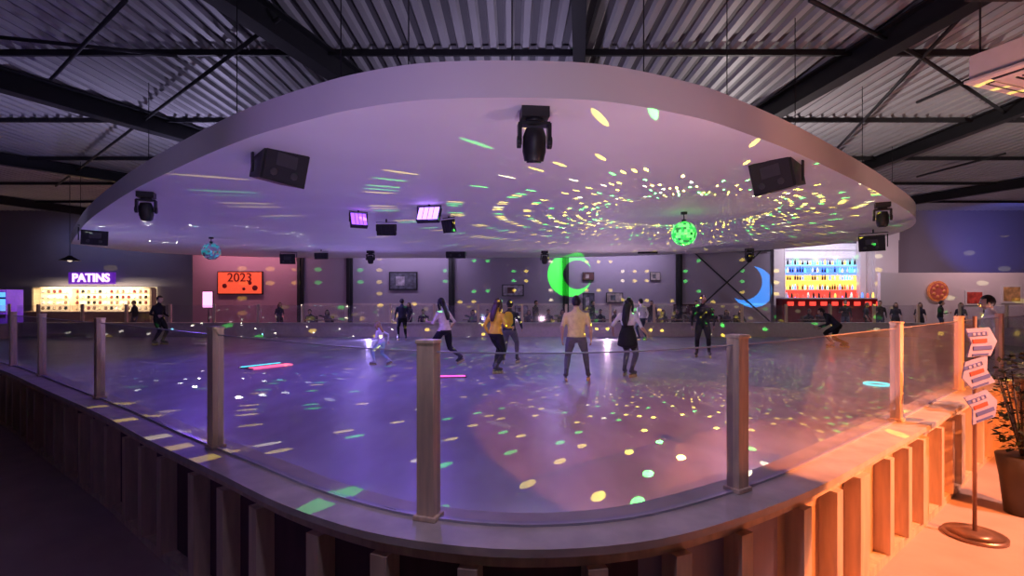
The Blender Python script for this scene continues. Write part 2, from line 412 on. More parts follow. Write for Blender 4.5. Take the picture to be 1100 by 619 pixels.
# added area fills for the far walls, hidden behind the canopy
for (x,c,p) in [(-13,(1,.45,.6),60),(-5,(.75,.6,1),64),(5,(.8,.68,1),80)]:
    area('wall_fill',(x,24.3,4.3),(x,25.6,1.8),c,p,5,.3)
area('wall_fill',(22,22.5,4.6),(22,25,1.5),(1,.6,.65),80,4,.3)
area('wall_fill',(15.6,24.2,4.8),(16,26.4,2.6),(.9,.8,1),110,3,.3)
area('wall_fill',(-21,25.5,5.2),(-21,27,3),(.45,.5,1),24,6,.3)
area('counter_lamp',(-21.7,26.2,2.25),(-21.7,26.9,1.3),(1,.80,.50),150,5,.15)
spot('blue_wall_lamp',(24,24,4),(25,27,5.6),(.05,.12,1),160,110,.5,.1)
# warm entrance light on the right
spot('entrance_lamp',(5.6,1.2,3.9),(4.35,3.8,.2),(1,.24,.05),2600,64,.04,.03)
spot('entrance_lamp',(6.4,2.2,3.9),(4.5,3.2,-.2),(1,.50,.40),1000,62,.2,.04)
spot('entrance_lamp',(4.2,2.4,2.2),(5.3,5.2,4.2),(1,.42,.25),170,80,.5,.04)
spot('soffit_fill',(9.6,7.6,.1),(8.2,12.2,3.6),(1,.5,.42),280,110,.5,.05)  # added fill spot for the right fascia and soffit
# added violet fill spots around the camera, brightening fascia and ledge
spot('fill_spot',(-.2,1.2,4.6),(.2,3.2,.6),(.76,.62,1),150,58,.8,.2)
spot('fill_spot',(0,-2.5,3.0),(0,5,4.1),(.80,.70,1),310,64,.9,.2)
spot('fill_spot',(-6,1,2.6),(-7,9,3.8),(.6,.5,1),140,60,.9,.2)
spot('fill_spot',(-4,-2,3.0),(-1.6,5.4,3.75),(.42,.15,1),260,34,.8,.1)
spot('fill_spot',(-3,-1,3.4),(-2.6,3.2,.3),(.40,.32,1),45,60,.9,.2)
w=bpy.data.worlds.new('world'); scene.world=w; w.use_nodes=True
w.node_tree.nodes['Background'].inputs[0].default_value=(.25,.18,.5,1); w.node_tree.nodes['Background'].inputs[1].default_value=.03
# crescent projections from moving heads
def crescent(loc,tgt,col,power,R,ox,oy,R2):
    o=spot('gobo_projector',loc,tgt,col,power,40,0,0.0); l=o.data; l.use_nodes=True; nt=l.node_tree
    em=[n for n in nt.nodes if n.type=='EMISSION'][0]
    tc=nt.nodes.new('ShaderNodeTexCoord'); sp=nt.nodes.new('ShaderNodeSeparateXYZ'); nt.links.new(tc.outputs['Normal'],sp.inputs[0])
    x,y,z=sp.outputs; az=N_(nt,'MAXIMUM',N_(nt,'ABSOLUTE',z),.01); a=N_(nt,'DIVIDE',x,az); b=N_(nt,'DIVIDE',y,az)
    d=N_(nt,'ADD',N_(nt,'MULTIPLY',a,a),N_(nt,'MULTIPLY',b,b))
    a2=N_(nt,'SUBTRACT',a,ox);b2=N_(nt,'SUBTRACT',b,oy); d2=N_(nt,'ADD',N_(nt,'MULTIPLY',a2,a2),N_(nt,'MULTIPLY',b2,b2))
    m=N_(nt,'MULTIPLY',N_(nt,'LESS_THAN',d,R*R),N_(nt,'GREATER_THAN',d2,R2*R2))
    nt.links.new(N_(nt,'MULTIPLY',m,1.0),em.inputs['Strength']); em.inputs['Color'].default_value=tuple(col)+(1,)
crescent((2.6,17,3.2),(wx(612,D),D,ZD(295,D)),(.1,1,.10),11000,.128,.045,0,.085)
crescent((9.6,17,3.2),(wx(808,D),D,ZD(308,D)),(.08,.6,1),8000,.115,-.05,.03,.105)
# ------------------------------------------------------------ hung equipment
def speaker(px,d,py,wd,hh,dp,yaw,tilt,roll=0):
    loc=(XD(px,d),d,ZD(py,d)); mb=MB()
    R=Matrix.Rotation(roll,3,'Y')@Matrix.Rotation(tilt,3,'X')
    w=wd/2;h=hh/2
    vs=[(-w,-dp/2,-h),(w,-dp/2,-h),(w*.72,dp/2,-h*.9),(-w*.72,dp/2,-h*.9),(-w,-dp/2,h),(w,-dp/2,h),(w*.72,dp/2,h*.9),(-w*.72,dp/2,h*.9)]
    mb.add([R@Vector(p) for p in vs],[(0,3,2,1),(4,5,6,7),(0,1,5,4),(1,2,6,5),(2,3,7,6),(3,0,4,7)],0)
    mb.box(R@Vector((0,-dp/2-.012,0)),(wd*.92,.02,hh*.9),1,R)
    mb.box(R@Vector((0,-dp/2-.026,hh*.12)),(wd*.45,.01,hh*.35),3,R)
    mb.cyl(R@Vector((-wd*.25,-dp/2-.02,-h*.5)),R@Vector((-wd*.25,-dp/2-.035,-h*.5)),hh*.10,16,3)
    mb.cyl(R@Vector((wd*.2,-dp/2-.02,-h*.5)),R@Vector((wd*.2,-dp/2-.035,-h*.5)),hh*.10,16,3)
    for sx in(-1,1): mb.box((sx*(w+.015),0,.05),(.02,.06,h*1.2+.1))
    mb.box((0,0,h+.06),(wd+.06,.06,.02)); mb.cyl((0,0,h+.06),(0,0,max(h+.07,SZ-loc[2])),.025,8)
    mb.obj('ceiling_speaker',[M_black,M_grille,M_steel,M_back],loc=loc,rz=yaw,bevel=.006)
speaker(297,7.0,178,.60,.48,.60,math.radians(48),math.radians(10),.10)
speaker(838,7.4,188,.58,.46,.60,math.radians(-50),math.radians(10),-.12)
speaker(100,14.6,254,.62,.45,.4,math.radians(50),.2)
speaker(938,14.2,261,.62,.42,.4,math.radians(-45),.2)
speaker(310,21,278,.6,.4,.4,.2,.2); speaker(695,21,266,.8,.5,.4,-.1,.1); speaker(490,21,271,.8,.5,.4,0,.1)
def moving_head(px,d,py,s=1.0,yaw=0,tilt=.25):
    loc=(XD(px,d),d,SZ-.001); mb=MB(); 
    mb.box((0,0,-.05*s),(.27*s,.22*s,.10*s)); mb.cyl((0,0,-.10*s),(0,0,-.13*s),.09*s,16)
    mb.box((0,0,-.145*s),(.30*s,.12*s,.03*s))
    for sx in(-1,1): mb.box((sx*.145*s,0,-.25*s),(.035*s,.11*s,.22*s)); mb.cyl((sx*.13*s,0,-.32*s),(sx*.17*s,0,-.32*s),.06*s,14)
    R=Matrix.Rotation(tilt,3,'X'); c=Vector((0,0,-.33*s))
    mb.tube([c+R@Vector((0,0,.14*s)),c+R@Vector((0,0,.06*s)),c+R@Vector((0,0,-.08*s)),c+R@Vector((0,0,-.17*s))],[.085*s,.115*s,.115*s,.095*s],n=20,cap=.1)
    mb.cyl(c+R@Vector((0,0,-.175*s)),c+R@Vector((0,0,-.185*s)),.075*s,18,1)
    mb.obj('moving_head_light',[M_black,M_lens],loc=loc,rz=yaw,bevel=.004)
moving_head(574,5.25,140,1.05,.1,.2); moving_head(157,9.3,222,1.0,.4,.3); moving_head(948,10.3,230,.95,-.5,.1)
moving_head(398,20.5,272,1.0); moving_head(585,20.5,266,1.0); moving_head(805,19.5,262,1.0)
M_led=mat('led_purple',(.4,.2,.8),.3,emit=(.42,.22,1),es=3.2); M_led2=mat('led_violet',(.3,.15,.6),.3,emit=(.33,.1,1),es=2.0)
def panel(px,d,py,w,h,yaw,tilt,m,lit=True):
    loc=(XD(px,d),d,ZD(py,d)); mb=MB(); R=Matrix.Rotation(tilt,3,'X')
    mb.box((0,0,0),(w,.10,h),0,R); mb.box(R@Vector((0,-.055,0)),(w*.9,.02,h*.86),1,R)
    for i in range(1,4): mb.box(R@Vector((-w*.45+w*.225*i,-.068,0)),(.008,.008,h*.86),0,R)
    for sx in(-1,1): mb.box((sx*(w/2+.01),0,h*.2),(.015,.04,h*.6))
    top_=min(h/2+.05,SZ-loc[2]-.03)
    mb.box((0,0,top_),(w+.04,.03,.015)); mb.cyl((0,0,top_),(0,0,SZ-loc[2]-.001),.02,8)
    mb.obj('led_flood_light',[M_black,m],loc=loc,rz=yaw)
panel(461,10.5,231,.48,.34,-.2,-.5,M_led); panel(385,11.2,237,.36,.34,.5,-.5,M_led2)
panel(415,12.4,247,.46,.26,0,.4,M_black); panel(482,12,243,.32,.3,-.6,.3,M_lens)
panel(345,20,275,.5,.25,0,.2,M_black)
# ac cassette
mb=MB(); mb.box((0,0,.12),(.92,.92,.24)); mb.box((0,0,-.015),(.98,.98,.03))
for i in range(9): mb.box((0,-.2+.05*i,-.035),(.46,.018,.012),1)
for a in range(4):
    R=Matrix.Rotation(a*math.pi/2,3,'Z'); mb.box(R@Vector((0,.37,-.034)),(.62,.07,.01),1,R); mb.box(R@Vector((0,.35,-.042)),(.6,.05,.008),0,R)
for a,b in((-.4,-.4),(.4,-.4),(.4,.4),(-.4,.4)): mb.cyl((a,b,.24),(a,b,2.2),.01,6,1)
mb.obj('ceiling_air_conditioner',[M_white,M_grille],loc=(5.12,4.8,3.82),rz=.35,bevel=.008)
mb=MB(); mb.box((0,0,.15),(.5,.45,.3)); mb.box((0,-.24,.1),(.42,.03,.18),1); mb.cyl((0,0,.3),(0,0,1.9),.02,8); mb.obj('ceiling_speaker',[M_black,M_grille],loc=(4.2,4.25,4.25),bevel=.01)
# ------------------------------------------------------------ people
def ik(a,c,l1,l2,pole):
    a=Vector(a);c=Vector(c);d=c-a;L=d.length;mx=(l1+l2)*.995
    if L>mx: c=a+d.normalized()*mx; d=c-a; L=mx
    t=d.normalized(); p=Vector(pole)-t*Vector(pole).dot(t); p.normalize()
    x=(l1*l1-l2*l2+L*L)/(2*L); h=math.sqrt(max(0,l1*l1-x*x)); return a+t*x+p*h,c
SKIN=[mat('skin_light',(.60,.38,.28),.5,noise=.04),mat('skin_tan',(.40,.24,.16),.5,noise=.04)]
M_eye=mat('eye_white',(.8,.8,.8),.2,noise=0);M_lip=mat('lip',(.45,.15,.14),.5,noise=.05)
def cloth(n,c): return mat(n,c,.85,noise=.12,nscale=14,bump=.1)
HAIR={'black':mat('hair_black',(.012,.010,.012),.45,noise=.3,nscale=60),'brown':mat('hair_brown',(.07,.035,.02),.5,noise=.3,nscale=60),'blond':mat('hair_blond',(.35,.24,.10),.5,noise=.2,nscale=60)}
M_boot=mat('skate_boot',(.05,.05,.06),.4);M_bootw=mat('skate_boot_white',(.7,.7,.72),.4);M_wheel=mat('skate_wheel',(.6,.5,.2),.4)
def figure_mesh(name,H=1.7,hipdrop=0.0,lean=.1,sidelean=0,feet=((-.13,.0),(.13,.0)),footz=(0,0),hands=((-.25,.05,.83),(.25,.05,.83)),turn=0,nod=0,shirt=None,pants=None,skin=0,hair='black',long=0,sleeve=.5,skirt=None,backpack=None,female=False,skates=True,voxel=.021,seated=False,boot=None,shorts=False,baggy=1.0,hs=1.06):
    s=H/1.78; SK=.07 if skates else 0.0
    hip=Vector((0,0,.90-hipdrop)); 
    if seated: hip=Vector((0,0,.50))
    u=Vector((sidelean,math.sin(lean),math.cos(lean))).normalized()
    sd=Vector((1,0,0)); sd=(sd-u*sd.dot(u)).normalized()
    fw=u.cross(sd)*-1
    if fw.y<0: fw=-fw
    sw=.165 if female else .19
    P=lambda k,f=0: hip+u*k+fw*f
    B=MB(); bones=[]
    b=baggy
    tr=[(.14*1.0,.11),(.168,.125),(.150*b if not female else .125*b,.108*b),(.170*b,.125*b),(.185*b if not female else .160*b,.105*b),(.10,.08),(.058,.060),(.054,.056)]
    tp=[P(-.08),P(.02),P(.17,.0),P(.32,.01),P(.43,0),P(.478,0),P(.515,.01),P(.60,.025)]
    B.tube(tp,tr,side=sd,n=20)
    bones+=[(P(-.08),P(.06),'p',.14),(P(.06),P(.44),'s',.14),(P(.49),P(.64,.02),'k',.055)]
    head=P(.648,.035)
    # legs
    for i,sg in enumerate((-1,1)):
        hj=hip+Vector((sg*.088,0,-.02)); ft=Vector((feet[i][0],feet[i][1],.085+SK+footz[i]))
        kn,an=ik(hj,ft,.425,.40,(sg*.08,1,0.15) if not seated else (0,1,1))
        if seated: an.z=max(an.z,.085)
        m1=hj.lerp(kn,.4); m2=kn.lerp(an,.3)
        pb=1.08 if not shorts else 1.0
        B.tube([hj+Vector((0,0,.04)),m1,kn.lerp(hj,.12),kn,m2,kn.lerp(an,.75),an],[.09,.086*pb,.064*pb,.058*pb,.058*pb,.044*pb,.040*pb],n=14)
        fwd=Vector((sg*.18,1,-.02 if footz[i]<.03 else -.45)).normalized()
        B.tube([an+Vector((0,0,-.01))-fwd*.05,an+fwd*.03+Vector((0,0,-.03)),an+fwd*.12+Vector((0,0,-.045)),an+fwd*.19+Vector((0,0,-.052))],[.040,.048,(.046,.034),(.036,.024)],side=(1,0,0),n=12)
        lower='k' if shorts else 'p'
        bones+=[(hj,kn,'p',.08),(kn,kn.lerp(an,.72),lower,.055),(an.lerp(kn,.25),an,'b',.045),(an-fwd*.05,an+fwd*.2+Vector((0,0,-.05)),'b',.045)]
    # arms
    fing=[]
    for i,sg in enumerate((-1,1)):
        sh=P(.418)+sd*sg*sw; hd=Vector(hands[i])
        el,wr=ik(sh,hd,.285,.25,(sg*.35,-1,-.3))
        B.tube([P(.42)+sd*sg*(sw-.08),sh,sh.lerp(el,.4),el,el.lerp(wr,.35),wr],[.055,.058*b,.047*b,.040,.038,.027],n=12)
        dr=(wr-el).normalized(); 
        pn=Vector((sg,0,0))-dr*dr.x*sg
        if pn.length<.1: pn=Vector((0,0,1))-dr*dr.z
        pn.normalize(); pw=dr.cross(pn)
        B.tube([wr-dr*.02,wr+dr*.03,wr+dr*.085],[(.027,.02),(.038,.017),(.040,.014)],side=pw,n=10)
        e1=sh.lerp(el,min(1,sleeve*1.6)); 
        bones+=[(P(.42)+sd*sg*.08,sh,'s',.05),(sh,e1,'s',.05)]
        if sleeve<.62: bones+=[(e1,el,'k',.042)]
        else: bones+=[(e1,el,'s',.045)]
        if sleeve>=1: bones+=[(el,wr,'s',.035),(wr,wr+dr*.09,'k',.03)]
        else: bones+=[(el,wr,'k',.035),(wr,wr+dr*.09,'k',.03)]
        for q,(o,ln) in enumerate(((-.028,.062),(-.010,.074),(.010,.070),(.028,.055))):
            a0=wr+dr*.075+pw*o; a1=a0+dr*ln*.5-pn*.008; a2=a0+dr*ln*.85-pn*.03
            fing.append(([a0,a1,a2],[.009,.008,.0065]))
        t0=wr+dr*.03+pw*(.034); fing.append(([t0,t0+pw*.022+dr*.025-pn*.005,t0+pw*.03+dr*.055-pn*.012],[.011,.009,.007]))
    if skirt:
        B.tube([P(.10),P(0),P(-.12,.0),Vector((0,0,hip.z-.22))],[(.15,.12),(.18,.14),(.20,.165),(.22,.18)],side=sd,n=20)
        bones+=[(P(.08),Vector((0,0,hip.z-.22)),'q',.19)]
    if backpack:
        c=P(.27,-.17); B.tube([c-u*.17,c-u*.1,c+u*.1,c+u*.17],[(.09,.05),(.13,.075),(.12,.07),(.08,.05)],side=sd,n=14)
        bones+=[(c-u*.14,c+u*.14,'g',.10)]
    me=bpy.data.meshes.new('t'); me.from_pydata(B.v,[],B.f); me.update()
    o=bpy.data.objects.new('t',me); COL.objects.link(o)
    md=o.modifiers.new('r','REMESH'); md.mode='VOXEL'; md.voxel_size=voxel
    m2=o.modifiers.new('s','SMOOTH'); m2.factor=.5; m2.iterations=3
    dg=bpy.context.evaluated_depsgraph_get(); ev=o.evaluated_get(dg); em=ev.to_mesh()
    nvt=len(em.vertices); co=np.zeros(nvt*3); em.vertices.foreach_get('co',co); co=co.reshape(-1,3)
    polys=[list(p.vertices) for p in em.polygons]
    cen=np.array([co[p].mean(0) for p in polys]) if polys else np.zeros((0,3))
    ev.to_mesh_clear(); bpy.data.objects.remove(o); bpy.data.meshes.remove(me)
    best=np.full(len(polys),1e9); lab=np.zeros(len(polys),int); names='spkbqg'
    for a,bb,l,r in bones:
        a=np.array(a);bb=np.array(bb);ab=bb-a; t=np.clip(((cen-a)@ab)/(ab@ab),0,1); dd=np.linalg.norm(cen-(a+t[:,None]*ab),axis=1)-r
        k=dd<best; best[k]=dd[k]; lab[k]=names.index(l)
    # clean hem line across the waist
    al=(cen-np.array(hip))@np.array(u); lat=np.abs(cen[:,1]-hip.y-al*u.y)
    up_=(al>-.01)&(lab==1)&(lat<.2); lab[up_]=0
    lo_=(al<=-.01)&(lab==0); lab[lo_]=1
    out=MB(); out.v=[tuple(v) for v in co]; out.f=polys; out.m=[int(q) for q in lab]; out.sm=[True]*len(polys)
    for p,r in fing: out.tube(p,r,n=6,mi=2)
    # head
    R=Matrix.Rotation(turn,3,'Z')@Matrix.Rotation(-nod-lean*.3,3,'X')@Matrix.Scale(hs,3)
    def hf(p):
        q=p.copy()
        if q.z<0: q.x*=1-.32*(-q.z)**1.3; q.y*=1-.12*(-q.z)
        if q.y<0 : q.z*=1-.12*(-q.y) if q.z<0 else 1
        return q
    out.sphere(head,(.076,.096,.118),2,18,14,R,hf)
    hp=lambda x,y,z: head+R@Vector((x,y,z))
    for sg in(-1,1):
        out.sphere(hp(sg*.030,.082,.004),(.015,.010,.009),6,8,6,R); out.sphere(hp(sg*.030,.090,.004),(.006,.005,.007),7,6,5,R)
        out.sphere(hp(sg*.030,.088,.024),(.018,.006,.004),7,8,5,R)
        out.sphere(hp(sg*.077,-.005,-.008),(.010,.018,.030),2,8,6,R)
    out.tube([hp(0,.090,.008),hp(0,.106,-.022),hp(0,.094,-.034)],[.007,.013,.010],n=8,mi=2)
    out.sphere(hp(0,.082,-.060),(.024,.010,.007),8,10,6,R)
    out.sphere(hp(0,-.006,.012),(.085,.104,.122),7,20,14,R,hf,keep=lambda c:(c.z>.35+.12*(c.y>0.55)) or (c.y<.25 and c.z>-.12) or (c.y<-.15 and c.z>-.55))
    if long:
        a=hp(0,-.07,.03); out.tube([a,hp(0,-.095,-.06),P(.48,-.10),P(.48-long*.6,-.135),P(.48-long,-.135)],[(.07,.03),(.085,.035),(.085,.035),(.08,.03),(.045,.02)],side=sd,n=12,mi=7)
        for sg in(-1,1): out.tube([hp(sg*.07,.01,.05),hp(sg*.088,0,-.05),P(.44,.0)+sd*sg*.09],[(.02,.04),(.02,.04),(.015,.03)],side=sd,n=8,mi=7)
    if skates:
        for i,sg in enumerate((-1,1)):
            hj=hip+Vector((sg*.088,0,-.02)); ft=Vector((feet[i][0],feet[i][1],.085+SK+footz[i])); kn,an=ik(hj,ft,.425,.40,(sg*.08,1,.15))
            fwd=Vector((sg*.18,1,-.02 if footz[i]<.03 else -.45)).normalized(); up=Vector((0,0,1))-fwd*fwd.z; up.normalize(); si=fwd.cross(up)
            Rm=Matrix((si,fwd,up)).transposed(); c=an+fwd*.06
            out.box(c-up*.09,(.02,.25,.035),9,Rm)
            for k in range(4):
                w=c+fwd*(-.11+.073*k)-up*.118
                out.cyl(w-si*.012,w+si*.012,.036,12,10)
    out.v=[tuple(c*s for c in v) for v in out.v]
    mats=[shirt,pants,SKIN[skin],boot or M_boot,skirt or pants,backpack or shirt,M_eye,HAIR[hair],M_lip,M_steel,M_wheel]
    me=bpy.data.meshes.new(name); me.from_pydata(out.v,[],out.f)
    for m in mats: me.materials.append(m)
    me.polygons.foreach_set('material_index',out.m); me.polygons.foreach_set('use_smooth',out.sm); me.update()
    return me
def place(me,name,x,y,z,rz):
    o=bpy.data.objects.new(name,me); COL.objects.link(o); o.location=(x,y,z); o.rotation_euler=(0,0,rz); 
    return o
def ground(me):
    zs=np.zeros(len(me.vertices)*3); me.vertices.foreach_get('co',zs); return -zs.reshape(-1,3)[:,2].min()
def skater(name,px,yf,H,rz,**k):
    me=figure_mesh(name,H=H*1.08,**k); d=CAMZ*F/(yf-322.0)
    return place(me,name,XD(px,d),d,ground(me)+.001,math.radians(rz))
C_white=cloth('cloth_white',(.80,.78,.80));C_cream=cloth('cloth_cream',(.92,.74,.32));C_yel=cloth('cloth_yellow',(.92,.58,.05));C_blk=cloth('cloth_black',(.012,.012,.015))
C_gry=cloth('cloth_grey',(.14,.13,.16));C_blu=cloth('cloth_lightblue',(.45,.62,.80));C_den=cloth('cloth_denim',(.05,.06,.11));C_pnk=cloth('cloth_pink',(.82,.68,.66));C_dk=cloth('cloth_darkblue',(.03,.03,.06));C_red=cloth('cloth_maroon',(.2,.03,.04))
skater('skater_child',410,393,1.10,75,hipdrop=.05,lean=.22,feet=((-.14,.22),(.12,-.26)),footz=(0,.03),hands=((-.32,.30,.95),(.32,-.10,.88)),shirt=C_white,pants=C_blu,hair='blond',long=.12,sleeve=1,boot=M_bootw,female=True,hs=1.25)
skater('skater_man',432,366,1.66,20,feet=((-.14,.05),(.14,-.05)),hands=((-.28,.15,.85),(.28,.05,.83)),shirt=C_dk,pants=C_blk,sleeve=1)
skater('skater_woman',478,393,1.72,55,hipdrop=.05,lean=.14,feet=((-.10,.18),(.16,-.36)),footz=(0,.08),hands=((-.22,.36,1.05),(.26,.10,.86)),shirt=C_pnk,pants=C_blk,hair='black',long=.25,sleeve=.6,female=True)
skater('skater_woman',532,401,1.68,-40,hipdrop=.03,lean=.10,feet=((-.12,.12),(.12,-.12)),hands=((-.24,.06,.84),(.24,.28,1.0)),shirt=C_yel,pants=C_blk,hair='brown',long=.22,sleeve=1,female=True)
skater('skater_man',547,391,1.66,-10,hipdrop=.04,lean=.12,feet=((-.14,-.05),(.18,.12)),hands=((-.30,.18,.88),(.30,.2,.90)),shirt=C_dk,pants=C_gry,hair='black',sleeve=1,backpack=C_yel)
skater('skater_man',619,410,1.74,-8,hipdrop=.04,lean=.08,feet=((-.19,-.04),(.22,.10)),hands=((-.27,.06,.80),(.28,.06,.80)),shirt=C_cream,pants=C_gry,hair='black',sleeve=.5,baggy=1.12)
skater('skater_woman',674,405,1.68,-35,hipdrop=.02,lean=.06,feet=((-.09,.05),(.12,-.08)),hands=((-.40,.16,.92),(.34,.20,.90)),shirt=C_white,pants=C_gry,hair='black',long=.30,sleeve=.6,skirt=C_blk,female=True)
skater('skater_man',690,366,1.66,30,feet=((-.14,.05),(.14,-.05)),hands=((-.28,.15,.85),(.28,.05,.83)),shirt=C_white,pants=C_den,sleeve=1)
skater('skater_man',755,384,1.78,160,hipdrop=.02,lean=.05,feet=((-.15,.02),(.15,-.02)),hands=((-.27,.12,.83),(.27,.12,.83)),shirt=C_blk,pants=C_blk,skin=1,sleeve=1,baggy=1.1)
skater('skater_man',900,374,1.72,60,hipdrop=.18,lean=.75,feet=((-.14,.15),(.16,-.25)),hands=((-.30,.55,.7),(.30,.45,.65)),shirt=C_dk,pants=C_blk,sleeve=1)
skater('skater_man',170,371,1.78,-100,hipdrop=.02,lean=.05,feet=((-.12,.05),(.12,-.05)),hands=((-.24,.2,.95),(.24,.22,1.0)),shirt=C_blk,pants=C_blk,sleeve=1)
d=9.0
me=figure_mesh('skater_man',H=1.83,lean=.05,hands=((-.26,.1,.83),(.24,.3,1.15)),shirt=C_white,pants=C_den,sleeve=.5,hair='black'); place(me,'skater_man',XD(1066,d),d,ground(me)+.001,math.radians(60))
# spectators behind the far barrier
vs_=[]
sh_=dict(hands=((-.16,.32,.74),(.16,.32,.74)))
vs_.append(figure_mesh('spectator_seated',H=1.7,seated=True,lean=.12,feet=((-.12,.40),(.12,.40)),shirt=C_dk,pants=C_den,sleeve=1,skates=False,voxel=.03,**sh_))
vs_.append(figure_mesh('spectator_seated',H=1.65,seated=True,lean=.05,feet=((-.12,.40),(.12,.40)),hands=((-.16,.30,.74),(.2,.25,1.0)),shirt=C_gry,pants=C_blk,sleeve=1,skates=False,voxel=.03,hair='brown',long=.2,female=True))
st=[figure_mesh('spectator_standing',H=1.72,lean=.03,hands=((-.26,.1,.82),(.2,.3,1.1)),shirt=C_blk,pants=C_den,sleeve=1,skates=False,voxel=.03),
    figure_mesh('spectator_standing',H=1.62,lean=.05,hands=((-.24,.2,.85),(.24,.1,.82)),shirt=C_dk,pants=C_blk,sleeve=.6,skates=False,voxel=.03,hair='brown',long=.25,female=True)]
zf=0.0
M_tab=mat('table_top',(.25,.16,.12),.5)
def table(x,y):
    mb=MB(); mb.box((0,0,.73),(1.5,.36,.04)); 
    for a in(-.5,.5): mb.box((a,0,.36),(.06,.06,.72),1); mb.box((a,0,.015),(.35,.32,.03),1)
    mb.obj('cafe_table',[M_tab,M_steel],loc=(x,y,zf),bevel=.005)
def chair(x,y,rz):
    mb=MB(); mb.box((0,0,.325),(.42,.42,.03)); mb.box((0,-.26,.68),(.42,.03,.38))
    for a in(-.18,.18):
        for b in(-.18,.18): mb.box((a,b,.155),(.03,.03,.31),1)
        mb.box((a,-.25,.6),(.03,.03,.5),1)
    mb.obj('cafe_chair',[M_tab,M_steel],loc=(x,y,zf),rz=rz)
seatpx=[(334,0),(352,1),(508,1),(524,0),(589,0),(604,1),(645,0),(660,0),(712,1),(727,0),(742,1),(765,0),(780,1),(795,1),(868,0),(884,1),(455,0),(568,1)]
for i,(px,k) in enumerate(seatpx):
    y=24.25; x=XD(px,y); rz=math.pi if i%3 else math.pi*.95
    me=vs_[k]; place(me,'spectator_seated',x,y,zf+ground(me),rz+.0); chair(x,y,rz)
for px in(345,515,598,652,721,780,876): table(XD(px,23.3),23.3)
for i,(px,y) in enumerate([(575,25.0),(440,24.9),(748,25.0),(930,24.7),(945,24.2),(988,23.9),(1010,23.6),(962,24),(145,24.7),(300,24.9),(700,25.0),(1032,23.6),(636,25.0),(676,25.0),(908,24.7),(1060,24)]):
    me=st[i%2]; place(me,'spectator_standing',XD(px,y),y,zf+ground(me),math.pi+(.9 if i%3==0 else -.5))
# ------------------------------------------------------------ signage, counters, bar
def text(name,body,loc,size,m,ext=.02,off=0):
    c=bpy.data.curves.new(name,'FONT'); c.body=body; c.size=size; c.extrude=ext; c.offset=off; c.align_x='CENTER'; c.align_y='CENTER'; c.materials.append(m)
    o=bpy.data.objects.new(name,c); COL.objects.link(o); o.location=loc; o.rotation_euler=(math.pi/2,0,0); 
    return o
M_neon=mat('sign_white_pink',(.9,.6,.9),.4,emit=(1,.62,.95),es=1.5); M_vio=mat('sign_violet',(.10,.02,.30),.4,emit=(.22,.03,.75),es=.4)
mb=MB(); d=26.7; mb.box((0,0,0),(2.4,.10,.62),0)
sg=mb.obj('skate_rental_sign',[M_vio],loc=(XD(99,d),d,ZD(299,d)))
t=text('letters','PATINS',(0,-.09,0),.60,M_neon,off=.018); t.parent=sg
# skate rental counter: lit room with racks of skates behind a service counter
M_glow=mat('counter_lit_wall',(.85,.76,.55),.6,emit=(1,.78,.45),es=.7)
mb=MB(); X0=XD(37,26.6);X1=XD(163,26.6);zt=ZD(308,26.6)-.1
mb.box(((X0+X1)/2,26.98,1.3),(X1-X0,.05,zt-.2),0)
mb.box(((X0+X1)/2,26.3,.5),(X1-X0,.3,1.0),1); mb.box(((X0+X1)/2,26.25,1.03),(X1-X0+.2,.45,.05),2)
for sx in (X0,(X0+X1)/2-1.1,X1): mb.box((sx,26.7,zt/2),(.10,.4,zt),2)
mb.box(((X0+X1)/2,26.7,zt+.03),(X1-X0,.4,.06),2)
for r in range(4):
    z=1.12+r*.29; mb.box(((X0+X1)/2,26.88,z),(X1-X0-.2,.14,.012),2)
    x=X0+.2
    while x<X1-.2:
        k=random.choice([3,4,2,5,1,5]); mb.box((x,26.86,z+.10),(.07,.10,.14),k); mb.box((x+.02,26.83,z+.05),(.10,.12,.05),k); mb.box((x+.02,26.83,z+.018),(.10,.02,.02),4); x+=.30
mb.obj('skate_rental_counter',[M_glow,M_tab,M_cream,C_red,C_blk,C_white])
# arcade machine (left)
M_blu=mat('arcade_blue_screen',(.1,.2,.9),.3,emit=(.1,.35,1),es=1.8); M_arc=mat('arcade_violet',(.2,.05,.5),.4,emit=(.25,.05,1),es=.4)
mb=MB(); mb.box((0,0,.9),(.75,.7,1.8),0); mb.box((0,-.36,1.25),(.6,.04,.5),1); mb.box((0,-.45,.9),(.72,.25,.08),2); mb.box((0,-.36,1.68),(.72,.06,.2),1); mb.box((0,-.36,.4),(.6,.02,.6),2)
for sx in(-.39,.39): mb.box((sx,-.05,.95),(.03,.85,1.9),2)
mb.cyl((-.15,-.45,.94),(-.15,-.45,1.05),.015,8,1)
am=mb.obj('arcade_machine',[M_black,M_blu,M_arc],loc=(XD(8,24.4),24.4,zf),bevel=.01)
am.scale=(1,1,1.12)
# red wall screen
M_scr=mat('screen_red',(.6,.1,.05),.4,emit=(1,.10,.04),es=.75); M_scrt=mat('screen_dark',(.2,.02,.02),.5)
mb=MB(); mb.box((0,0,0),(2.25,.08,1.15),1); mb.box((0,-.045,0),(2.15,.02,1.05),0)
for i,(a,b,r) in enumerate([(-.75,-.15,.12),(.5,.0,.10),(.75,-.25,.14),(.2,-.3,.08)]): mb.sphere((a,-.06,b),(r,.01,r),2,10,6)
sc=mb.obj('wall_screen',[M_scr,M_black,M_scrt],loc=(XD(258,25.4),25.42,ZD(304,25.4)))
t=text('year','2023',(0,-.07,.25),.62,M_scrt); t.parent=sc
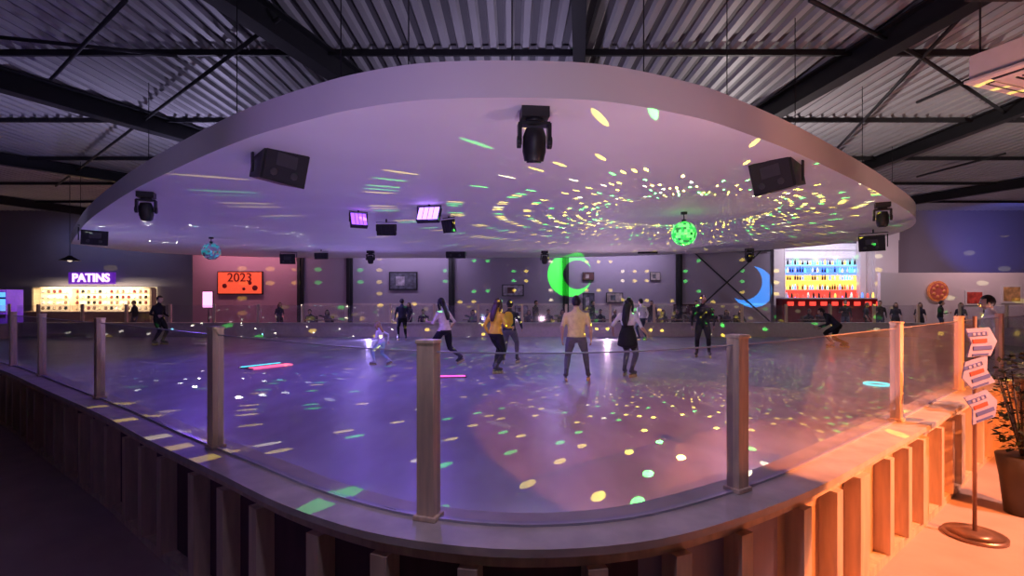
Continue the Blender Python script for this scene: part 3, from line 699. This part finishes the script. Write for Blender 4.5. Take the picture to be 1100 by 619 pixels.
# pink glowing column lamp at left
M_pg=mat('lamp_pink_glow',(1,.6,.8),.3,emit=(1,.40,.78),es=1.9)
d=23.6; mb=MB(); mb.box((0,0,0),(.38,.12,.72),0); mb.box((0,.08,0),(.46,.06,.8),1); mb.cyl((0,.08,-.42),(0,.08,zf-ZD(322,d)),.03,8,1)
mb.box((0,.08,zf-ZD(322,d)+.02),(.4,.4,.04),1)
mb.obj('light_panel_stand',[M_pg,M_black],loc=(XD(223,d),d,ZD(322,d)))
# framed pictures on the partition wall
PC=[mat('picture_%d'%i,c,.5,noise=.6,nscale=5) for i,c in enumerate([(.10,.10,.13),(.4,.36,.42),(.12,.05,.05),(.4,.34,.32)])]
for i,(px,py,w,h) in enumerate([(433,302,34,22),(551,312,26,14),(632,297,14,10),(704,297,12,10),(632,324,14,20),(560,333,16,10),(735,332,26,12),(660,320,20,12)]):
    mb=MB(); w*=D/F*.9;h*=D/F*.9; mb.box((0,0,0),(w,.05,h),1); mb.box((0,-.03,0),(w*.9,.02,h*.86),0)
    mb.box((-w*.1,-.045,0),(w*.3,.01,h*.5),2)
    mb.obj('framed_picture',[PC[i%4],M_black,PC[(i+1)%4]],loc=(XD(px,D),D+.04 if py<320 else D-.03,ZD(py,D)))
# bar
db=26.6; mb=MB(); Xa=XD(843,db);Xb=XD(925,db);za=ZD(326,db);zb=ZD(261,db); cx=(Xa+Xb)/2; wd=Xb-Xa
BB=mat('bar_blue',(.1,.2,.8),.4,emit=(.08,.22,1),es=1.8);BY=mat('bar_amber',(.9,.6,.15),.4,emit=(1,.5,.08),es=1.6);BR=mat('bar_red',(.8,.08,.06),.4,emit=(1,.06,.04),es=1.5);BWm=mat('bar_backwall',(.75,.72,.78),.5,emit=(.75,.7,.9),es=.35)
BC=mat('bar_cyan',(.1,.7,.8),.4,emit=(.2,.9,1),es=1.2)
mb.box((cx,26.98,(za+zb)/2),(wd,.05,zb-za),6)
mb.box((cx,26.94,2.55),(wd,.03,.75),1); mb.box((cx,26.94,3.15),(wd,.03,.40),0); mb.box((cx,26.94,1.8),(wd,.03,.75),2)
hts=[(1.55,2),(2.15,2),(2.65,1),(3.05,0),(3.45,7),(3.85,6),(4.3,6)]
for (z,mi) in hts:
    mb.box((cx,26.82,z),(wd,.20,.03),3); mb.box((cx,26.67,z-.02),(wd,.03,.04),mi)
    x=Xa+.12
    while x<Xb-.1 and z<3.6:
        h=random.uniform(.22,.34); k=random.choice([mi,6,4,1,0,7,4])
        mb.tube([(x,26.78,z+.03),(x,26.78,z+h*.6),(x,26.78,z+h*.75),(x,26.78,z+h)],[.045,.045,.018,.016],n=8,mi=k,cap=0); x+=.13
for k in (0,4):
    X=Xa+wd*k/4; mb.box((X,26.75,(za+zb)/2),(.05,.35,zb-za),3)
c0=13.4;c1=Xb+2.0
mb.box(((c0+c1)/2,25.7,.85),(c1-c0,.6,1.68),5); mb.box(((c0+c1)/2,25.6,1.72),(c1-c0,.8,.06),3)
for k in range(11): mb.box((c0+.4+k*.55,25.36,1.45),(.30,.03,.20),2)
for k in range(22):
    xx=c0+.3+k*.27; hh=random.uniform(.12,.34); mb.tube([(xx,25.55,1.75),(xx,25.55,1.75+hh*.6),(xx,25.55,1.75+hh)],[.05,.05,.02],n=8,mi=random.choice([1,2,2,0,6,4]),cap=0)
mb.obj('bar_counter',[BB,BY,BR,M_white,M_black,C_red,BWm,BC])
# white bar surround
mb=MB()
for a,b in((832,843),(925,931),(941,966)):
    A=XD(a,26.2);B_=XD(b,26.2); mb.box(((A+B_)/2,26.4,2.5),(B_-A,.3,5.0),0)
mb.box((XD(900,26.2),26.4,ZD(258,26.2)+.35),(XD(966,26.2)-XD(832,26.2),.32,.7),0)
x=XD(929,26.2)
while x<XD(943,26.2): mb.cyl((x,26.45,0),(x,26.45,4.6),.05,8); x+=.09
mb.obj('bar_surround',[M_wallw])
# round pizza sign
M_pz=mat('pizza_sign',(.80,.25,.10),.5,emit=(1,.20,.03),es=.12,noise=.5,nscale=6)
mb=MB(); mb.cyl((0,0,0),(0,-.06,0),.50,28,0,smooth=False); mb.cyl((0,-.06,0),(0,-.08,0),.40,24,1,smooth=False)
for a in range(7): mb.cyl((.26*math.cos(a*.9),-.08,.26*math.sin(a*.9)),(.26*math.cos(a*.9),-.10,.26*math.sin(a*.9)),.08,12,0)
mb.obj('pizza_sign',[M_pz,mat('pizza_sauce',(.55,.12,.10),.5,emit=(1,.12,.04),es=.05)],loc=(XD(1008,24.6),24.66,ZD(313,24.6)))
# posters on right partition
for px,py,w,h,c in((1048,320,20,16,(.6,.08,.06)),(1088,316,22,20,(.6,.35,.15))):
    mb=MB(); mb.box((0,0,0),(w*.044,.04,h*.044),0); mb.box((0,-.025,0),(w*.036,.02,h*.034),1); mb.obj('wall_poster',[M_white,mat('poster_print_%d'%px,c,.5,noise=.6,nscale=4)],loc=(XD(px,24.6),24.67,ZD(py,24.6)))
# ------------------------------------------------------------ projected light on the rink floor, modelled as glowing bars and ring
def em(n,c,s): return mat(n,c,.3,emit=c,es=s)
E_r=em('projected_red',(1,.12,.25),2.2);E_c=em('projected_cyan',(.1,.9,.9),1.6);E_p=em('projected_pink',(1,.10,.5),2.2)
a=U(290,393,.03); mb=MB(); mb.box((0,-.05,.02),(1.0,.24,.03),0); mb.box((0,.36,.02),(1.0,.10,.03),1); mb.box((0,.16,.012),(1.05,.6,.02),2); mb.obj('projected_bar',[E_r,E_c,M_black],loc=(a[0],a[1],0),rz=1.0)
a=U(486,404,.03); mb=MB(); mb.box((0,0,.02),(.55,.12,.03),0); mb.box((0,0,.01),(.6,.16,.02),1); mb.obj('projected_bar',[E_p,M_black],loc=(a[0],a[1],0),rz=.1)
a=U(942,412,.03); mb=MB(); N=32
vs=[];fs=[]
for i in range(N):
    for k in range(8):
        A=2*math.pi*i/N;B_=2*math.pi*k/8; rr=.21+.018*math.cos(B_); vs.append((rr*math.cos(A),rr*math.sin(A),.02+.018*math.sin(B_)))
for i in range(N):
    for k in range(8): fs.append((i*8+k,((i+1)%N)*8+k,((i+1)%N)*8+(k+1)%8,i*8+(k+1)%8))
mb.add(vs,fs,0,True); mb.obj('projected_ring',[E_c],loc=(a[0],a[1],0))
# ------------------------------------------------------------ arrow sign stand
M_sg=mat('sign_blue',(.10,.14,.50),.5,noise=.1);M_sw=mat('sign_white',(.36,.38,.70),.5);M_sr=mat('sign_red',(.7,.1,.08),.5)
mb=MB(); mb.cyl((0,0,0),(0,0,.025),.20,40,0); mb.cyl((0,0,.025),(0,0,.045),.18,40,0,r2=.06); mb.cyl((0,0,.03),(0,0,1.72),.014,14,0)
for i,(z,an,dx) in enumerate([(1.52,.05,.02),(1.28,.28,0),(1.02,.30,.03)]):
    R=Matrix.Rotation(-an,3,'Y')@Matrix.Rotation(.1,3,'Z'); h=.11
    pts=[(-.12,h),(.08,h),(.14,0),(.08,-h),(-.12,-h),(-.08,0)]
    if i==1: pts=[(-p[0],p[1]) for p in pts][::-1]
    vs=[R@Vector((x,-.028,zz)) for x,zz in pts]+[R@Vector((x,-.016,zz)) for x,zz in pts]
    off=Vector((dx,0,z))
    mb.add([v+off for v in vs],[(5,4,3,2,1,0),(6,7,8,9,10,11)]+[(k,(k+1)%6,6+(k+1)%6,6+k) for k in range(6)],2)
    for k in range(3): mb.box(off+R@Vector((-.01+.02*(k-1),-.031,.065-.055*k)),(.16-.04*(k%2),.004,.030),(1,3,1)[k],R)
    for k in range(4): mb.box(off+R@Vector((-.06+.04*k,-.034,.065)),(.022,.004,.02),2,R)
    mb.box(off+R@Vector((-.01,-.031,-.095)),(.14,.004,.014),1,R)
mb.obj('direction_sign_stand',[mat('sign_pole_metal',(.30,.19,.16),.35,metal=.6),M_sg,M_sw,M_sr],loc=(XD(1047,4.0),4.0,-.2))
# potted plant: bushy shrub with small broad leaves
M_leaf=mat('leaf',(.012,.022,.012),.6,noise=.4);M_pot=mat('pot',(.05,.04,.04),.5)
mb=MB(); mb.tube([(0,0,0),(0,0,.3),(0,0,.5)],[.13,.16,.19],n=20,mi=1,cap=0)
random.seed(11)
for i in range(10):
    an=i*.63; mb.tube([(0,0,.45),(.08*math.cos(an),.08*math.sin(an),.8),(.17*math.cos(an),.17*math.sin(an),1.15+.03*(i%3))],[.012,.009,.005],n=6,mi=1)
for i in range(520):
    an=random.uniform(0,6.28); zz=random.uniform(.55,1.38); rm=.26*math.sqrt(max(0,1-((zz-.97)/.45)**2)); rr=rm*random.uniform(.4,1)
    c0_=Vector((rr*math.cos(an),rr*math.sin(an),zz)); dv_=Vector((math.cos(an+random.uniform(-.8,.8)),math.sin(an+random.uniform(-.8,.8)),random.uniform(-.5,.5))).normalized()
    sv_=dv_.cross(Vector((random.uniform(-.3,.3),random.uniform(-.3,.3),1))).normalized(); L=random.uniform(.05,.085)
    mb.add([c0_,c0_+dv_*L*.45+sv_*L*.32,c0_+dv_*L,c0_+dv_*L*.45-sv_*L*.32],[(0,1,2,3)],0)
mb.obj('potted_plant',[M_leaf,M_pot],loc=(4.42,4.42,-.2))
# pendant lamp
d=18.5; mb=MB(); mb.tube([(0,0,.18),(0,0,.12),(0,0,0)],[.05,.12,.33],n=20,cap=0); mb.cyl((0,0,.18),(0,0,6.2-ZD(280,d)),.01,6); mb.sphere((0,0,.03),(.08,.08,.08),1,10,8)
mb.obj('pendant_lamp',[M_black,em('bulb',(1,.8,.6),1)],loc=(XD(75,d),d,ZD(280,d)))
# ------------------------------------------------------------ camera
c=bpy.data.cameras.new('camera'); co=bpy.data.objects.new('camera',c); COL.objects.link(co)
co.location=(0,0,CAMZ); co.rotation_euler=(math.pi/2,0,0); c.sensor_width=36; c.lens=18.0; c.shift_y=12.5/1100; c.clip_start=.05
scene.camera=co
